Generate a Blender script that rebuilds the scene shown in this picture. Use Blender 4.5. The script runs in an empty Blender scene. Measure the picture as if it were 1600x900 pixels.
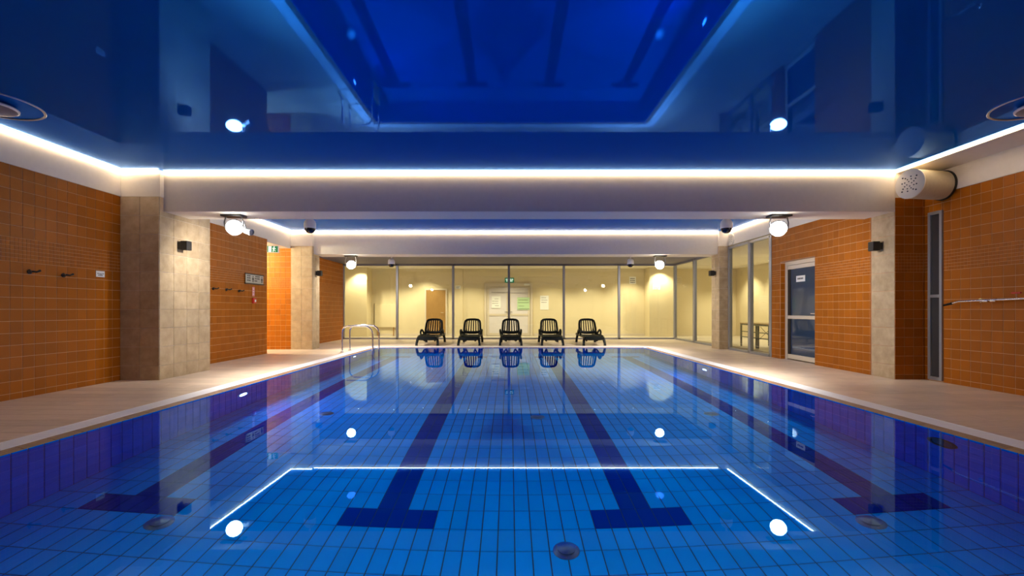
import bpy, math, random
from mathutils import Vector, Matrix

random.seed(7)
SC = bpy.context.scene
COL = SC.collection
PI = math.pi

# ------------------------------------------------------------------ camera
cam_d = bpy.data.cameras.new('camera')
cam_d.sensor_width = 36.0
cam_d.lens = 730 / 1600 * 36.0
cam_d.shift_x = 4 / 1600
cam_d.shift_y = 34 / 1600
cam_d.clip_start = 0.05
cam = bpy.data.objects.new('camera', cam_d)
COL.objects.link(cam)
cam.location = (0, 0, 1.10)
cam.rotation_euler = (PI / 2, 0, 0)
SC.camera = cam

# ------------------------------------------------------------------ world, exposure
world = bpy.data.worlds.new('world')
SC.world = world
world.use_nodes = True
world.node_tree.nodes['Background'].inputs[0].default_value = (0.02, 0.025, 0.04, 1)
world.node_tree.nodes['Background'].inputs[1].default_value = 0.2
SC.view_settings.view_transform = 'Standard'
SC.view_settings.look = 'None'
SC.view_settings.gamma = 1.0
SC.view_settings.use_curve_mapping = False
SC.view_settings.exposure = 0.08
SC.cycles.use_denoising = True
SC.cycles.max_bounces = 12
SC.cycles.diffuse_bounces = 4
SC.cycles.glossy_bounces = 6
SC.cycles.transmission_bounces = 8
SC.cycles.transparent_max_bounces = 12
SC.cycles.sample_clamp_indirect = 6.0

LED_POWER = 24.0        # emission of the cove strips
LAMP_POWER = 122.0       # flood lamps under the beams, on their own side (W)
POOL_SPOT_POWER = 500.0  # the same lamps' beams down into the pool (W)
SPOT_POWER = 215.0       # downlights of the room behind the glass (W)
POOL_LAMP_POWER = 70.0   # underwater lamps (W)

# ------------------------------------------------------------------ room numbers (metres)
ZC = 3.28                # stretch ceiling
ZT = 2.87                # top of the wall tiles
ZW = -0.02               # water level
ZF = -1.51               # pool floor
XL, XR = -6.08, 6.56     # long walls, first bay
XR2 = 6.08               # right wall, second bay
XS = -5.47               # pool side of the left pillars
PX0, PX1 = -3.86, 3.94   # pool
PY0, PY1 = 1.15, 13.63
Y0 = -2.0                # wall behind the camera
B1, B1B = 7.38, 8.00     # first beam
B2, B2B = 13.04, 13.70   # second beam
YG = 17.46               # glass wall
YB = 19.80               # rear wall of the room behind
ZB = 2.65                # beam underside
Z3 = 2.80                # low ceiling of the third bay
T = 0.147                # wall tile pitch

# ------------------------------------------------------------------ mesh helpers
class MB:
    def __init__(self):
        self.v = []; self.f = []; self.m = []; self.cur = 0
    def face(self, idx):
        self.f.append(idx); self.m.append(self.cur)
    def box(self, x0, y0, z0, x1, y1, z1):
        b = len(self.v)
        self.v += [(x0,y0,z0),(x1,y0,z0),(x1,y1,z0),(x0,y1,z0),(x0,y0,z1),(x1,y0,z1),(x1,y1,z1),(x0,y1,z1)]
        for q in ((0,3,2,1),(4,5,6,7),(0,1,5,4),(1,2,6,5),(2,3,7,6),(3,0,4,7)):
            self.face([b+i for i in q])
        return self
    def cbox(self, x0, y0, z0, x1, y1, z1, c=0.01):
        """box with all twelve edges chamfered"""
        b = len(self.v)
        X=(x0,x1); Y=(y0,y1); Z=(z0,z1); idx={}
        for i in (0,1):
            for j in (0,1):
                for k in (0,1):
                    sx=1 if i==0 else -1; sy=1 if j==0 else -1; sz=1 if k==0 else -1
                    for a in range(3):
                        p=[X[i]+sx*c, Y[j]+sy*c, Z[k]+sz*c]
                        p[a]=(X[i],Y[j],Z[k])[a]
                        idx[(i,j,k,a)]=len(self.v); self.v.append(tuple(p))
        def q(*ks):
            self.face([idx[k] for k in ks])
        q((0,0,0,0),(0,0,1,0),(0,1,1,0),(0,1,0,0)); q((1,0,0,0),(1,1,0,0),(1,1,1,0),(1,0,1,0))
        q((0,0,0,1),(1,0,0,1),(1,0,1,1),(0,0,1,1)); q((0,1,0,1),(0,1,1,1),(1,1,1,1),(1,1,0,1))
        q((0,0,0,2),(0,1,0,2),(1,1,0,2),(1,0,0,2)); q((0,0,1,2),(1,0,1,2),(1,1,1,2),(0,1,1,2))
        for j in (0,1):
            for k in (0,1):
                l=[(0,j,k,1),(1,j,k,1),(1,j,k,2),(0,j,k,2)]
                q(*(l if (j+k)%2==1 else l[::-1]))
        for i in (0,1):
            for k in (0,1):
                l=[(i,0,k,0),(i,1,k,0),(i,1,k,2),(i,0,k,2)]
                q(*(l if (i+k)%2==0 else l[::-1]))
        for i in (0,1):
            for j in (0,1):
                l=[(i,j,0,0),(i,j,1,0),(i,j,1,1),(i,j,0,1)]
                q(*(l if (i+j)%2==1 else l[::-1]))
        for i in (0,1):
            for j in (0,1):
                for k in (0,1):
                    l=[(i,j,k,0),(i,j,k,1),(i,j,k,2)]
                    q(*(l if (i+j+k)%2==0 else l[::-1]))
        return self
    def tube(self, path, r, n=10, cap=True, sq=1.0):
        """round bar along a path; sq squashes it along the local up axis"""
        b = len(self.v); pts=[Vector(p) for p in path]; N=len(pts); up=None
        for i,p in enumerate(pts):
            t=(pts[min(i+1,N-1)]-pts[max(i-1,0)]).normalized()
            if up is None:
                up=Vector((0,0,1)) if abs(t.z)<0.9 else Vector((1,0,0))
            s=t.cross(up).normalized(); up=s.cross(t).normalized()
            rr=r[i] if isinstance(r,(list,tuple)) else r
            for k in range(n):
                a=2*PI*k/n
                self.v.append(tuple(p+s*math.cos(a)*rr+up*math.sin(a)*rr*sq))
        for i in range(N-1):
            for k in range(n):
                k2=(k+1)%n
                self.face([b+i*n+k,b+(i+1)*n+k,b+(i+1)*n+k2,b+i*n+k2])
        if cap:
            self.face([b+k for k in range(n)])
            self.face([b+(N-1)*n+k for k in reversed(range(n))])
        return self
    def lathe(self, prof, c=(0,0,0), axis=(0,0,1), n=24, cap=True):
        """profile of (radius, height) pairs turned about AXIS through C"""
        b=len(self.v); ax=Vector(axis).normalized(); c=Vector(c)
        s=ax.orthogonal().normalized(); t=ax.cross(s)
        for (r,h) in prof:
            for k in range(n):
                a=2*PI*k/n
                self.v.append(tuple(c+ax*h+(s*math.cos(a)+t*math.sin(a))*max(r,1e-5)))
        for i in range(len(prof)-1):
            for k in range(n):
                k2=(k+1)%n
                self.face([b+i*n+k,b+i*n+k2,b+(i+1)*n+k2,b+(i+1)*n+k])
        if cap:
            self.face([b+k for k in reversed(range(n))])
            self.face([b+(len(prof)-1)*n+k for k in range(n)])
        return self
    def tile(self, x0, z0, x1, z1, depth=0.006, c=0.002):
        """wall tile, back at y=0, face towards -y, chamfered rim"""
        b=len(self.v)
        for (x,z) in ((x0,z0),(x1,z0),(x1,z1),(x0,z1)): self.v.append((x,0,z))
        for (x,z) in ((x0,z0),(x1,z0),(x1,z1),(x0,z1)): self.v.append((x,-depth+c,z))
        for (x,z) in ((x0+c,z0+c),(x1-c,z0+c),(x1-c,z1-c),(x0+c,z1-c)): self.v.append((x,-depth,z))
        for r in (0,4):
            for k in range(4):
                k2=(k+1)%4
                self.face([b+r+k,b+r+k2,b+r+4+k2,b+r+4+k])
        self.face([b+8,b+9,b+10,b+11])
        return self
    def plate(self, pts, y0, y1):
        """flat outline in x,z given a thickness from y0 (front) to y1"""
        b=len(self.v); n=len(pts)
        for y in (y0,y1):
            for (x,z) in pts: self.v.append((x,y,z))
        self.face([b+k for k in range(n)]); self.face([b+n+k for k in reversed(range(n))])
        for k in range(n):
            k2=(k+1)%n
            self.face([b+k,b+n+k,b+n+k2,b+k2])
        return self
    def xform(self, M, start=0):
        for i in range(start,len(self.v)):
            self.v[i]=tuple(M@Vector(self.v[i]))
        return self
    def mesh(self, name, mats, smooth=False):
        me=bpy.data.meshes.new(name)
        me.from_pydata(self.v,[],self.f)
        for m in (mats if isinstance(mats,(list,tuple)) else [mats]): me.materials.append(m)
        me.polygons.foreach_set('material_index', self.m)
        if smooth:
            me.polygons.foreach_set('use_smooth',[True]*len(me.polygons))
        me.update()
        if smooth and hasattr(me,'set_sharp_from_angle'):
            me.set_sharp_from_angle(angle=math.radians(40))
        return me

def link(name, me, parent=None, loc=(0,0,0), rz=0.0):
    o=bpy.data.objects.new(name, me); COL.objects.link(o)
    o.location=loc; o.rotation_euler=(0,0,rz)
    if parent: o.parent=parent
    return o
def part(name, mb, mats, parent, smooth=False, loc=(0,0,0), rz=0.0, kind=None, label=None):
    o=link(name, mb.mesh(name,mats,smooth), parent, loc, rz)
    if kind: o['kind']=kind
    if label: o['label']=label
    return o
def tag(o, label, cat, group=None, kind=None):
    o['label']=label; o['category']=cat
    if group: o['group']=group
    if kind: o['kind']=kind
    return o
def thing(name, label, cat, loc=(0,0,0), rz=0.0, group=None, kind=None):
    return tag(link(name,None,None,loc,rz), label, cat, group, kind)
def struct(name, mb, mats, label, cat, smooth=False):
    return tag(link(name, mb.mesh(name,mats,smooth)), label, cat, None, 'structure')

# ------------------------------------------------------------------ materials
def mat(name, col, rough=0.5, metal=0.0, ior=1.5, vary=0.0, noise=None, bump=0.0, coat=0.0, emit=None, estr=0.0, spec=None):
    m=bpy.data.materials.new(name); m.use_nodes=True
    nt=m.node_tree; N=nt.nodes; L=nt.links
    p=N['Principled BSDF']
    p.inputs['Base Color'].default_value=(*col,1); p.inputs['Roughness'].default_value=rough
    p.inputs['Metallic'].default_value=metal; p.inputs['IOR'].default_value=ior
    p.inputs['Coat Weight'].default_value=coat; p.inputs['Coat Roughness'].default_value=0.06
    if spec is not None: p.inputs['Specular IOR Level'].default_value=spec
    if emit:
        p.inputs['Emission Color'].default_value=(*emit,1); p.inputs['Emission Strength'].default_value=estr
    src=None
    if noise:
        scale, amt, stretch, col2 = noise
        tc=N.new('ShaderNodeTexCoord'); mp=N.new('ShaderNodeMapping'); mp.inputs['Scale'].default_value=stretch
        geo=N.new('ShaderNodeNewGeometry')
        L.new(geo.outputs['Position'],mp.inputs['Vector'])
        nz=N.new('ShaderNodeTexNoise'); nz.inputs['Scale'].default_value=scale; nz.inputs['Detail'].default_value=6
        nz.inputs['Roughness'].default_value=0.62
        L.new(mp.outputs[0],nz.inputs['Vector'])
        rp=N.new('ShaderNodeValToRGB'); rp.color_ramp.elements[0].position=0.5-amt; rp.color_ramp.elements[1].position=0.5+amt
        rp.color_ramp.elements[0].color=(*col2,1); rp.color_ramp.elements[1].color=(*col,1)
        L.new(nz.outputs['Fac'],rp.inputs[0]); src=rp.outputs[0]
        if bump:
            bp=N.new('ShaderNodeBump'); bp.inputs['Strength'].default_value=bump; bp.inputs['Distance'].default_value=0.01
            L.new(nz.outputs['Fac'],bp.inputs['Height']); L.new(bp.outputs[0],p.inputs['Normal'])
        N.remove(tc)
    if vary:
        oi=N.new('ShaderNodeObjectInfo'); ge=N.new('ShaderNodeNewGeometry')
        ad=N.new('ShaderNodeMath'); ad.operation='ADD'
        L.new(oi.outputs['Random'],ad.inputs[0]); L.new(ge.outputs['Random Per Island'],ad.inputs[1])
        wn=N.new('ShaderNodeTexWhiteNoise'); wn.noise_dimensions='1D'; L.new(ad.outputs[0],wn.inputs['W'])
        mr=N.new('ShaderNodeMapRange'); mr.inputs['To Min'].default_value=1-vary; mr.inputs['To Max'].default_value=1+vary
        L.new(wn.outputs['Value'],mr.inputs['Value'])
        hs=N.new('ShaderNodeHueSaturation'); L.new(mr.outputs[0],hs.inputs['Value'])
        if src: L.new(src,hs.inputs['Color'])
        else: hs.inputs['Color'].default_value=(*col,1)
        src=hs.outputs[0]
    if src: L.new(src,p.inputs['Base Color'])
    return m

def mat_glass(name, tint, ior=1.5):
    m=bpy.data.materials.new(name); m.use_nodes=True
    nt=m.node_tree; N=nt.nodes; L=nt.links; N.remove(N['Principled BSDF'])
    t=N.new('ShaderNodeBsdfTransparent'); t.inputs[0].default_value=(*tint,1)
    g=N.new('ShaderNodeBsdfGlossy'); g.inputs['Roughness'].default_value=0.0
    ge=N.new('ShaderNodeNewGeometry'); dp=N.new('ShaderNodeVectorMath'); dp.operation='DOT_PRODUCT'
    L.new(ge.outputs['Normal'],dp.inputs[0]); L.new(ge.outputs['Incoming'],dp.inputs[1])
    def mth(op,x,y):
        n=N.new('ShaderNodeMath'); n.operation=op
        for i,q in enumerate((x,y)):
            if q is None: continue
            if isinstance(q,(int,float)): n.inputs[i].default_value=q
            else: L.new(q,n.inputs[i])
        return n.outputs[0]
    f0=((ior-1)/(ior+1))**2
    c=mth('ABSOLUTE',dp.outputs['Value'],None)
    fr=mth('ADD',mth('MULTIPLY',mth('POWER',mth('SUBTRACT',1.0,c),5.0),1-f0),f0)
    mx=N.new('ShaderNodeMixShader')
    L.new(fr,mx.inputs[0]); L.new(t.outputs[0],mx.inputs[1]); L.new(g.outputs[0],mx.inputs[2])
    L.new(mx.outputs[0],N['Material Output'].inputs[0])
    return m
def mat_emit(name, col, s):
    m=bpy.data.materials.new(name); m.use_nodes=True
    nt=m.node_tree; N=nt.nodes; N.remove(N['Principled BSDF'])
    e=N.new('ShaderNodeEmission'); e.inputs[0].default_value=(*col,1); e.inputs[1].default_value=s
    nt.links.new(e.outputs[0],N['Material Output'].inputs[0])
    return m

M={}
M['orange']=mat('orange_tile',(0.37,0.108,0.004),0.42,vary=0.10,spec=0.15)
M['orange_grout']=mat('orange_grout',(0.66,0.40,0.24),0.8)
M['plaster']=mat('white_plaster',(0.80,0.73,0.62),0.65,noise=(14,0.25,(1,1,1),(0.75,0.68,0.57)),bump=0.06)
M['stone']=mat('beige_stone',(0.52,0.40,0.25),0.45,vary=0.08,noise=(7,0.2,(1,1,1),(0.36,0.26,0.15)),bump=0.10)
M['stone_joint']=mat('stone_joint',(0.62,0.54,0.42),0.8)
M['plank']=mat('deck_plank',(0.80,0.65,0.50),0.38,vary=0.10,noise=(4,0.16,(0.9,16,1),(0.60,0.46,0.34)),bump=0.04)
M['deck_joint']=mat('deck_joint',(0.36,0.28,0.21),0.8)
M['grate']=mat('white_grating',(0.96,0.96,0.97),0.45)
M['coping']=mat('coping_tile',(0.33,0.19,0.10),0.5,vary=0.12,noise=(6,0.2,(1,1,10),(0.25,0.14,0.07)))
M['pool']=mat('pool_tile',(0.0,0.27,0.86),0.25,vary=0.06,spec=0.0)
M['pool_wall']=mat('pool_wall_tile',(0.0,0.19,0.76),0.25,vary=0.08,spec=0.0)
M['pool_dark']=mat('pool_lane_tile',(0.0,0.018,0.30),0.25,vary=0.06,spec=0.0)
M['pool_grout']=mat('pool_grout',(0.01,0.03,0.10),0.8)
M['steel']=mat('chrome_steel',(0.82,0.82,0.84),0.12,metal=1.0)
M['alu']=mat('grey_aluminium',(0.36,0.37,0.40),0.38,metal=0.6)
M['dark_alu']=mat('dark_header',(0.16,0.15,0.18),0.5)
M['black']=mat('black_plastic',(0.003,0.005,0.0045),0.42,spec=0.25)
M['black_metal']=mat('black_metal',(0.012,0.012,0.013),0.4)
M['white_plastic']=mat('white_plastic',(0.82,0.82,0.84),0.3)
M['cream_disc']=mat('cream_disc',(0.76,0.70,0.58),0.5)
M['panel_glass']=mat('dark_panel_glass',(0.05,0.05,0.055),0.12)
M['fitting']=mat('grey_fitting',(0.20,0.22,0.27),0.35)
M['pool_steel']=mat('pool_steel',(0.25,0.42,0.50),0.35,metal=0.8)
M['smoked']=mat('smoked_dome',(0.01,0.01,0.02),0.05)
M['grey_metal']=mat('grey_metal',(0.45,0.46,0.48),0.35,metal=0.7)
M['cream_frame']=mat('cream_frame',(0.66,0.58,0.47),0.4)
M['yellow']=mat('yellow_wall',(0.72,0.62,0.41),0.7,noise=(3,0.3,(1,1,1),(0.70,0.60,0.39)))
M['room_floor']=mat('room_floor',(0.50,0.44,0.34),0.35,noise=(5,0.3,(1,1,1),(0.44,0.38,0.29)))
M['white_ceil']=mat('white_ceiling',(0.80,0.76,0.66),0.7)
M['shaded_ceil']=mat('shaded_ceiling',(0.11,0.10,0.145),0.6)  # light ceiling left unlit; its shade is put into the base colour
M['wood']=mat('wood_door',(0.42,0.24,0.07),0.4,noise=(6,0.25,(8,8,0.7),(0.30,0.16,0.04)))
M['door_glass']=mat('dark_door_glass',(0.030,0.055,0.11),0.05)
M['frost']=mat('frosted_pane',(0.74,0.70,0.72),0.25)
M['paper']=mat('white_paper',(0.85,0.85,0.83),0.7)
M['green_paper']=mat('green_paper',(0.50,0.72,0.42),0.7)
M['ink']=mat('dark_ink',(0.02,0.02,0.025),0.6)
M['red']=mat('red_plastic',(0.55,0.02,0.02),0.35)
M['pink']=mat('pink_sign',(0.80,0.32,0.30),0.6)
M['green_sign']=mat('green_exit_panel',(0.0,0.12,0.06),0.4,emit=(0.0,0.35,0.16),estr=0.25)
M['white_sign']=mat('white_exit_mark',(0.8,0.9,0.85),0.4,emit=(0.8,1,0.9),estr=0.8)
M['duct']=mat('duct_wrap',(0.62,0.53,0.36),0.5,noise=(30,0.3,(1,0.2,1),(0.52,0.44,0.28)),bump=0.1)
M['glass']=mat_glass('clear_glass',(0.93,0.96,0.93))
M['led']=mat_emit('led_strip_light',(1.0,0.76,0.48),LED_POWER)
M['lamp']=mat_emit('flood_lamp_face',(1.0,0.97,0.90),35.0)
M['spot']=mat_emit('downlight_face',(1.0,0.85,0.6),25.0)
M['pool_lamp']=mat_emit('pool_lamp_face',(0.35,0.5,1.0),14.0)
M['green_led']=mat_emit('green_indicator',(0.05,1.0,0.5),4.0)
M['ceiling']=mat('blue_stretch_ceiling',(0.0,0.15,0.68),0.03,metal=0.44,spec=0.0)
M['ceiling'].node_tree.nodes['Principled BSDF'].inputs['Specular Tint'].default_value=(0.72,0.86,1.0,1)

def mat_water():
    m=bpy.data.materials.new('pool_water'); m.use_nodes=True
    nt=m.node_tree; N=nt.nodes; L=nt.links; N.remove(N['Principled BSDF'])
    g=N.new('ShaderNodeBsdfRefraction'); g.inputs['IOR'].default_value=1.333; g.inputs['Roughness'].default_value=0.0
    r=N.new('ShaderNodeBsdfGlossy'); r.inputs['Roughness'].default_value=0.0; r.inputs['Color'].default_value=(0.55,0.78,1,1)
    f=N.new('ShaderNodeFresnel'); f.inputs['IOR'].default_value=1.333
    cm=N.new('ShaderNodeMix'); cm.data_type='RGBA'; cm.inputs['A'].default_value=(0.33,0.66,1,1); cm.inputs['B'].default_value=(0.80,0.87,1,1)
    pw=N.new('ShaderNodeMath'); pw.operation='POWER'; pw.inputs[1].default_value=1.35; L.new(f.outputs[0],pw.inputs[0])
    L.new(pw.outputs[0],cm.inputs['Factor']); L.new(cm.outputs['Result'],r.inputs['Color'])
    mx=N.new('ShaderNodeMixShader'); L.new(f.outputs[0],mx.inputs[0]); L.new(g.outputs[0],mx.inputs[1]); L.new(r.outputs[0],mx.inputs[2])
    L.new(mx.outputs[0],N['Material Output'].inputs[0])
    return m
M['water']=mat_water()

# ------------------------------------------------------------------ lights' builders
def point_light(name, loc, power, col, r=0.07, parent=None):
    d=bpy.data.lights.new(name,'POINT'); d.energy=power; d.color=col; d.shadow_soft_size=r
    d.cycles.is_caustics_light=True
    o=bpy.data.objects.new(name,d); COL.objects.link(o); o.location=loc
    if parent: o.parent=parent
    return o
def spot_light(name, loc, power, col, angle, blend=0.6, r=0.04, aim=(0,0,-1), parent=None, bent=False):
    d=bpy.data.lights.new(name,'SPOT'); d.cycles.is_caustics_light=bent; d.energy=power; d.color=col; d.shadow_soft_size=r
    d.spot_size=math.radians(angle); d.spot_blend=blend
    o=bpy.data.objects.new(name,d); COL.objects.link(o); o.location=loc
    o.rotation_euler=Vector(aim).to_track_quat('-Z','Y').to_euler()
    if parent: o.parent=parent
    return o

# ------------------------------------------------------------------ tiles
_cache={}
def tile_mesh(kind, w, h, m, depth, c, gap):
    k=(kind,round(w,4),round(h,4),m.name,depth)
    if k not in _cache:
        _cache[k]=MB().tile(gap/2,gap/2,w-gap/2,h-gap/2,depth,c).mesh(kind,m)
    return _cache[k]

def place_tiles(parent, cells, M4, m, name='tile', limit=300, depth=0.004, c=0.0015, gap=0.006, key=None):
    """cells (x,z,w,h) in the wall's own plane; the LIMIT largest in view become parts, the rest one part of kind stuff"""
    if key: cells=sorted(cells,key=key)
    for (x,z,w,h) in cells[:limit]:
        o=bpy.data.objects.new(name, tile_mesh(name,w,h,m,depth,c,gap)); COL.objects.link(o)
        o.parent=parent
        o.matrix_local=M4@Matrix.Translation((x,0,z))
    rest=cells[limit:]
    if rest:
        mb=MB()
        for (x,z,w,h) in rest: mb.tile(x+gap/2,z+gap/2,x+w-gap/2,z+h-gap/2,depth,c)
        mb.xform(M4)
        part(name+'s',mb,m,parent,kind='stuff')

def M_wall(origin, rz):
    return Matrix.Translation(origin)@Matrix.Rotation(rz,4,'Z')
RZ_E= PI/2      # face looks to +x (left walls): local x runs along +y
RZ_W=-PI/2      # face looks to -x (right walls): local x runs along -y

def orange_cells(length, off=0.0, holes=()):
    """grid of square tiles plus the band of small mosaic; holes (x0,x1,z0,z1) are skipped"""
    big=[]; small=[]
    xs=[]; x=-off
    while x<length-1e-6:
        a=max(x,0); b=min(x+T,length)
        if b-a>0.02: xs.append((a,b-a))
        x+=T
    for k in range(20):
        z0=max(k*T-0.07,0); z1=min((k+1)*T-0.07,ZT)
        for (a,w) in xs:
            sub=[(a,z0,w,z1-z0)]
            for (h0,h1,g0,g1) in holes:
                nxt=[]
                for (p,q,ww,hh) in sub:
                    if p+ww<=h0+1e-6 or p>=h1-1e-6 or q+hh<=g0+1e-6 or q>=g1-1e-6: nxt.append((p,q,ww,hh)); continue
                    if p<h0-0.02: nxt.append((p,q,h0-p,hh))
                    if p+ww>h1+0.02: nxt.append((h1,q,p+ww-h1,hh))
                    pa=max(p,h0); pb=min(p+ww,h1)
                    if q+hh>g1+0.02: nxt.append((pa,g1,pb-pa,q+hh-g1))
                    if q<g0-0.02: nxt.append((pa,q,pb-pa,g0-q))
                sub=nxt
            for (p,q,ww,hh) in sub:
                if k in (12,13):
                    for i in range(3):
                        for j in range(3): small.append((p+ww*i/3,q+hh*j/3,ww/3,hh/3))
                else: big.append((p,q,ww,hh))
    return big, small

def tiled_wall(w, M4, length, off=0.0, holes=(), limit=300, key=None):
    big,small=orange_cells(length,off,holes)
    place_tiles(w,big,M4,M['orange'],'tile',limit,key=key)
    mb=MB()
    for (x,z,ww,hh) in small: mb.tile(x+0.002,z+0.002,x+ww-0.002,z+hh-0.002,0.003,0.001)
    mb.xform(M4)
    part('mosaic_band',mb,M['orange'],w,kind='stuff')

# ================================================================== THE SHELL
# left wall, first bay
mb=MB(); mb.box(XL-0.2,Y0,0,XL,B1+0.4,ZT); w=struct('wall_left',mb,M['orange_grout'],'orange tiled left wall nearest the camera, with two hooks','wall')
tiled_wall(w,M_wall((XL,Y0,0),RZ_E),7.30-Y0,off=(T-((7.30-Y0)%T)),limit=300,key=lambda c:abs(c[0]+Y0-7.2)+ (0 if c[0]+Y0>4.6 else 99))
mb=MB(); mb.box(XL-0.2,Y0,ZT,XL+0.012,7.30,ZC); part('white_band',mb,M['plaster'],w,label='white plaster band above the tiles')
# left wall, second bay, ends at the corridor
mb=MB(); mb.box(XL-0.2,8.2,0,XL,11.71,ZT); w=struct('wall_left',mb,M['orange_grout'],'orange tiled left wall between stone pillar and lit corridor','wall')
tiled_wall(w,M_wall((XL,8.53,0),RZ_E),11.71-8.53,limit=300,key=lambda c:c[0])
mb=MB(); mb.box(XL-0.2,8.2,ZT,XL+0.012,12.97,ZC); mb.box(XL-0.2,11.71,2.80,XL+0.012,12.97,ZT); part('white_band',mb,M['plaster'],w,label='white plaster band above the tiles')
# corridor
mb=MB(); mb.box(-9.2,12.97,0,XL+0.02,13.2,ZT); w=struct('wall_corridor',mb,M['orange_grout'],'brightly lit orange tiled wall seen inside the corridor opening','wall')
tiled_wall(w,M_wall((-9.0,12.97,0),0),9.0-6.04,limit=0)
mb=MB(); mb.box(-9.2,11.5,0,XL-0.2,11.71,2.8); mb.box(-9.2,11.71,0,-9.0,12.97,2.8)
struct('wall_corridor',mb,M['plaster'],'plain near and end walls of the lit corridor','wall')
mb=MB(); mb.box(-9.2,11.5,2.8,XL-0.2,13.2,2.95); struct('ceiling_corridor',mb,M['plaster'],'pale ceiling of the corridor on the left','ceiling')
# left wall, third bay
mb=MB(); mb.box(-6.4,13.2,0,-6.2,YG,Z3); w=struct('wall_left',mb,M['orange_grout'],'dim orange tiled left wall behind the ladder beside the glass','wall')
tiled_wall(w,M_wall((-6.2,13.2,0),RZ_E),YG-13.2,limit=0)
# right wall, first bay
mb=MB(); mb.box(XR,Y0,0,XR+0.2,B1+0.4,ZT); w=struct('wall_right',mb,M['orange_grout'],'orange tiled right wall nearest the camera, carrying the pipe','wall')
HOLE=(B1-7.30,B1-7.06,0.0,2.60)
tiled_wall(w,M_wall((XR,B1,0),RZ_W),B1-Y0,limit=300,holes=[HOLE],key=lambda c:c[0])
mb=MB(); mb.box(XR-0.012,Y0,ZT,XR+0.2,B1,ZC); part('white_band',mb,M['plaster'],w,label='white plaster band above the tiles')
mb=MB(); mb.v=[(6.10,Y0,3.252),(XR-0.012,Y0,3.205),(XR-0.012,Y0,ZC),(6.10,Y0,ZC),(6.10,B1,3.252),(XR-0.012,B1,3.205),(XR-0.012,B1,ZC),(6.10,B1,ZC)]
for q in ((0,1,2,3),(7,6,5,4),(0,4,5,1),(1,5,6,2),(2,6,7,3),(3,7,4,0)): mb.face(list(q))
struct('soffit_right',mb,M['plaster'],'shallow plaster soffit along the top of the right wall','soffit')
# right pier front + second bay right wall
mb=MB(); mb.box(6.09,B1,0,XR+0.2,7.86,ZT); w=struct('pier_right',mb,[M['orange_grout'],M['stone_joint']],'right pier with orange tiles in front and stone on its pool side','pier')
tiled_wall(w,M_wall((6.09,B1,0),0),XR-6.09,limit=300)
cells=[]
for k in range(10): cells.append((0.0,max(k*0.294-0.07,0) if k else 0,0.47,0.294 if k else 0.224))
cells=[(0.0,(0.224+0.294*(k-1)) if k else 0.0,0.235*2,0.294 if k else 0.224) for k in range(10)]
place_tiles(w,cells,M_wall((6.09,7.85,0),RZ_W),M['stone'],'stone_slab',depth=0.006,gap=0.006)
mb=MB(); mb.box(6.085,B1-0.005,ZT,XR,B1B,ZC); part('white_top',mb,M['plaster'],w)
YD0,YD1=9.30,10.49; YWN=10.83; YWF=13.0
mb=MB(); mb.box(XR2,7.86,0,XR2+0.2,YD0,ZT); mb.box(XR2,YD1,0,XR2+0.2,YWN,ZT); mb.box(XR2,YD0,2.17,XR2+0.2,YD1,ZT)
w=struct('wall_right',mb,M['orange_grout'],'orange tiled right wall holding the dark glazed door','wall')
tiled_wall(w,M_wall((XR2,YWN,0),RZ_W),YWN-7.86,holes=[(YWN-YD1,YWN-YD0,0,2.17)],limit=300,key=lambda c:-c[0])
# tiled jamb of the door recess
cells=[(0,max(k*T-0.07,0),0.12,(T if k else T-0.07)) for k in range(15)]
place_tiles(w,cells,M_wall((XR2+0.004,YD1-0.0,0),0),M['orange'],'tile',depth=0.006)
mb=MB(); mb.box(XR2-0.012,7.86,ZT,XR2+0.2,YWF+0.2,ZC); part('white_band',mb,M['plaster'],w,label='white plaster band above door and window')

# ceilings
mb=MB(); mb.box(XL,Y0,ZC,XR,B2B,ZC+0.1); struct('ceiling',mb,M['ceiling'],'glossy dark blue stretch ceiling mirroring the pool','ceiling')
mb=MB(); mb.box(-6.4,B2B-0.02,Z3,6.4,YG+0.05,Z3+0.2); struct('ceiling',mb,M['shaded_ceil'],'low unlit ceiling above the sun loungers, shade in its colour','ceiling')
# beams
def beam(y0,y1,x1,label):
    mb=MB(); mb.cbox(XS-0.02,y0,ZB,x1,y1,ZC,0.004); struct('beam',mb,M['plaster'],label,'beam')
beam(B1,B1B,6.10,'wide white plaster beam crossing the room above the near lamps')
beam(B2,B2B,6.10,'white plaster beam farther back above the loungers and glass')
mb=MB(); mb.cbox(XL,1.45,ZB,6.10,2.07,ZC,0.004); struct('beam',mb,M['plaster'],'added white plaster beam out of view above the camera position','beam')  # unseen beam, added to carry the extra lamps over the near pool
mb=MB(); mb.box(XL-0.2,B2B-0.1,Z3,6.4,B2B,ZC); struct('beam_infill',mb,M['plaster'],'plaster infill above the low ceiling behind the far beam','infill')
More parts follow.
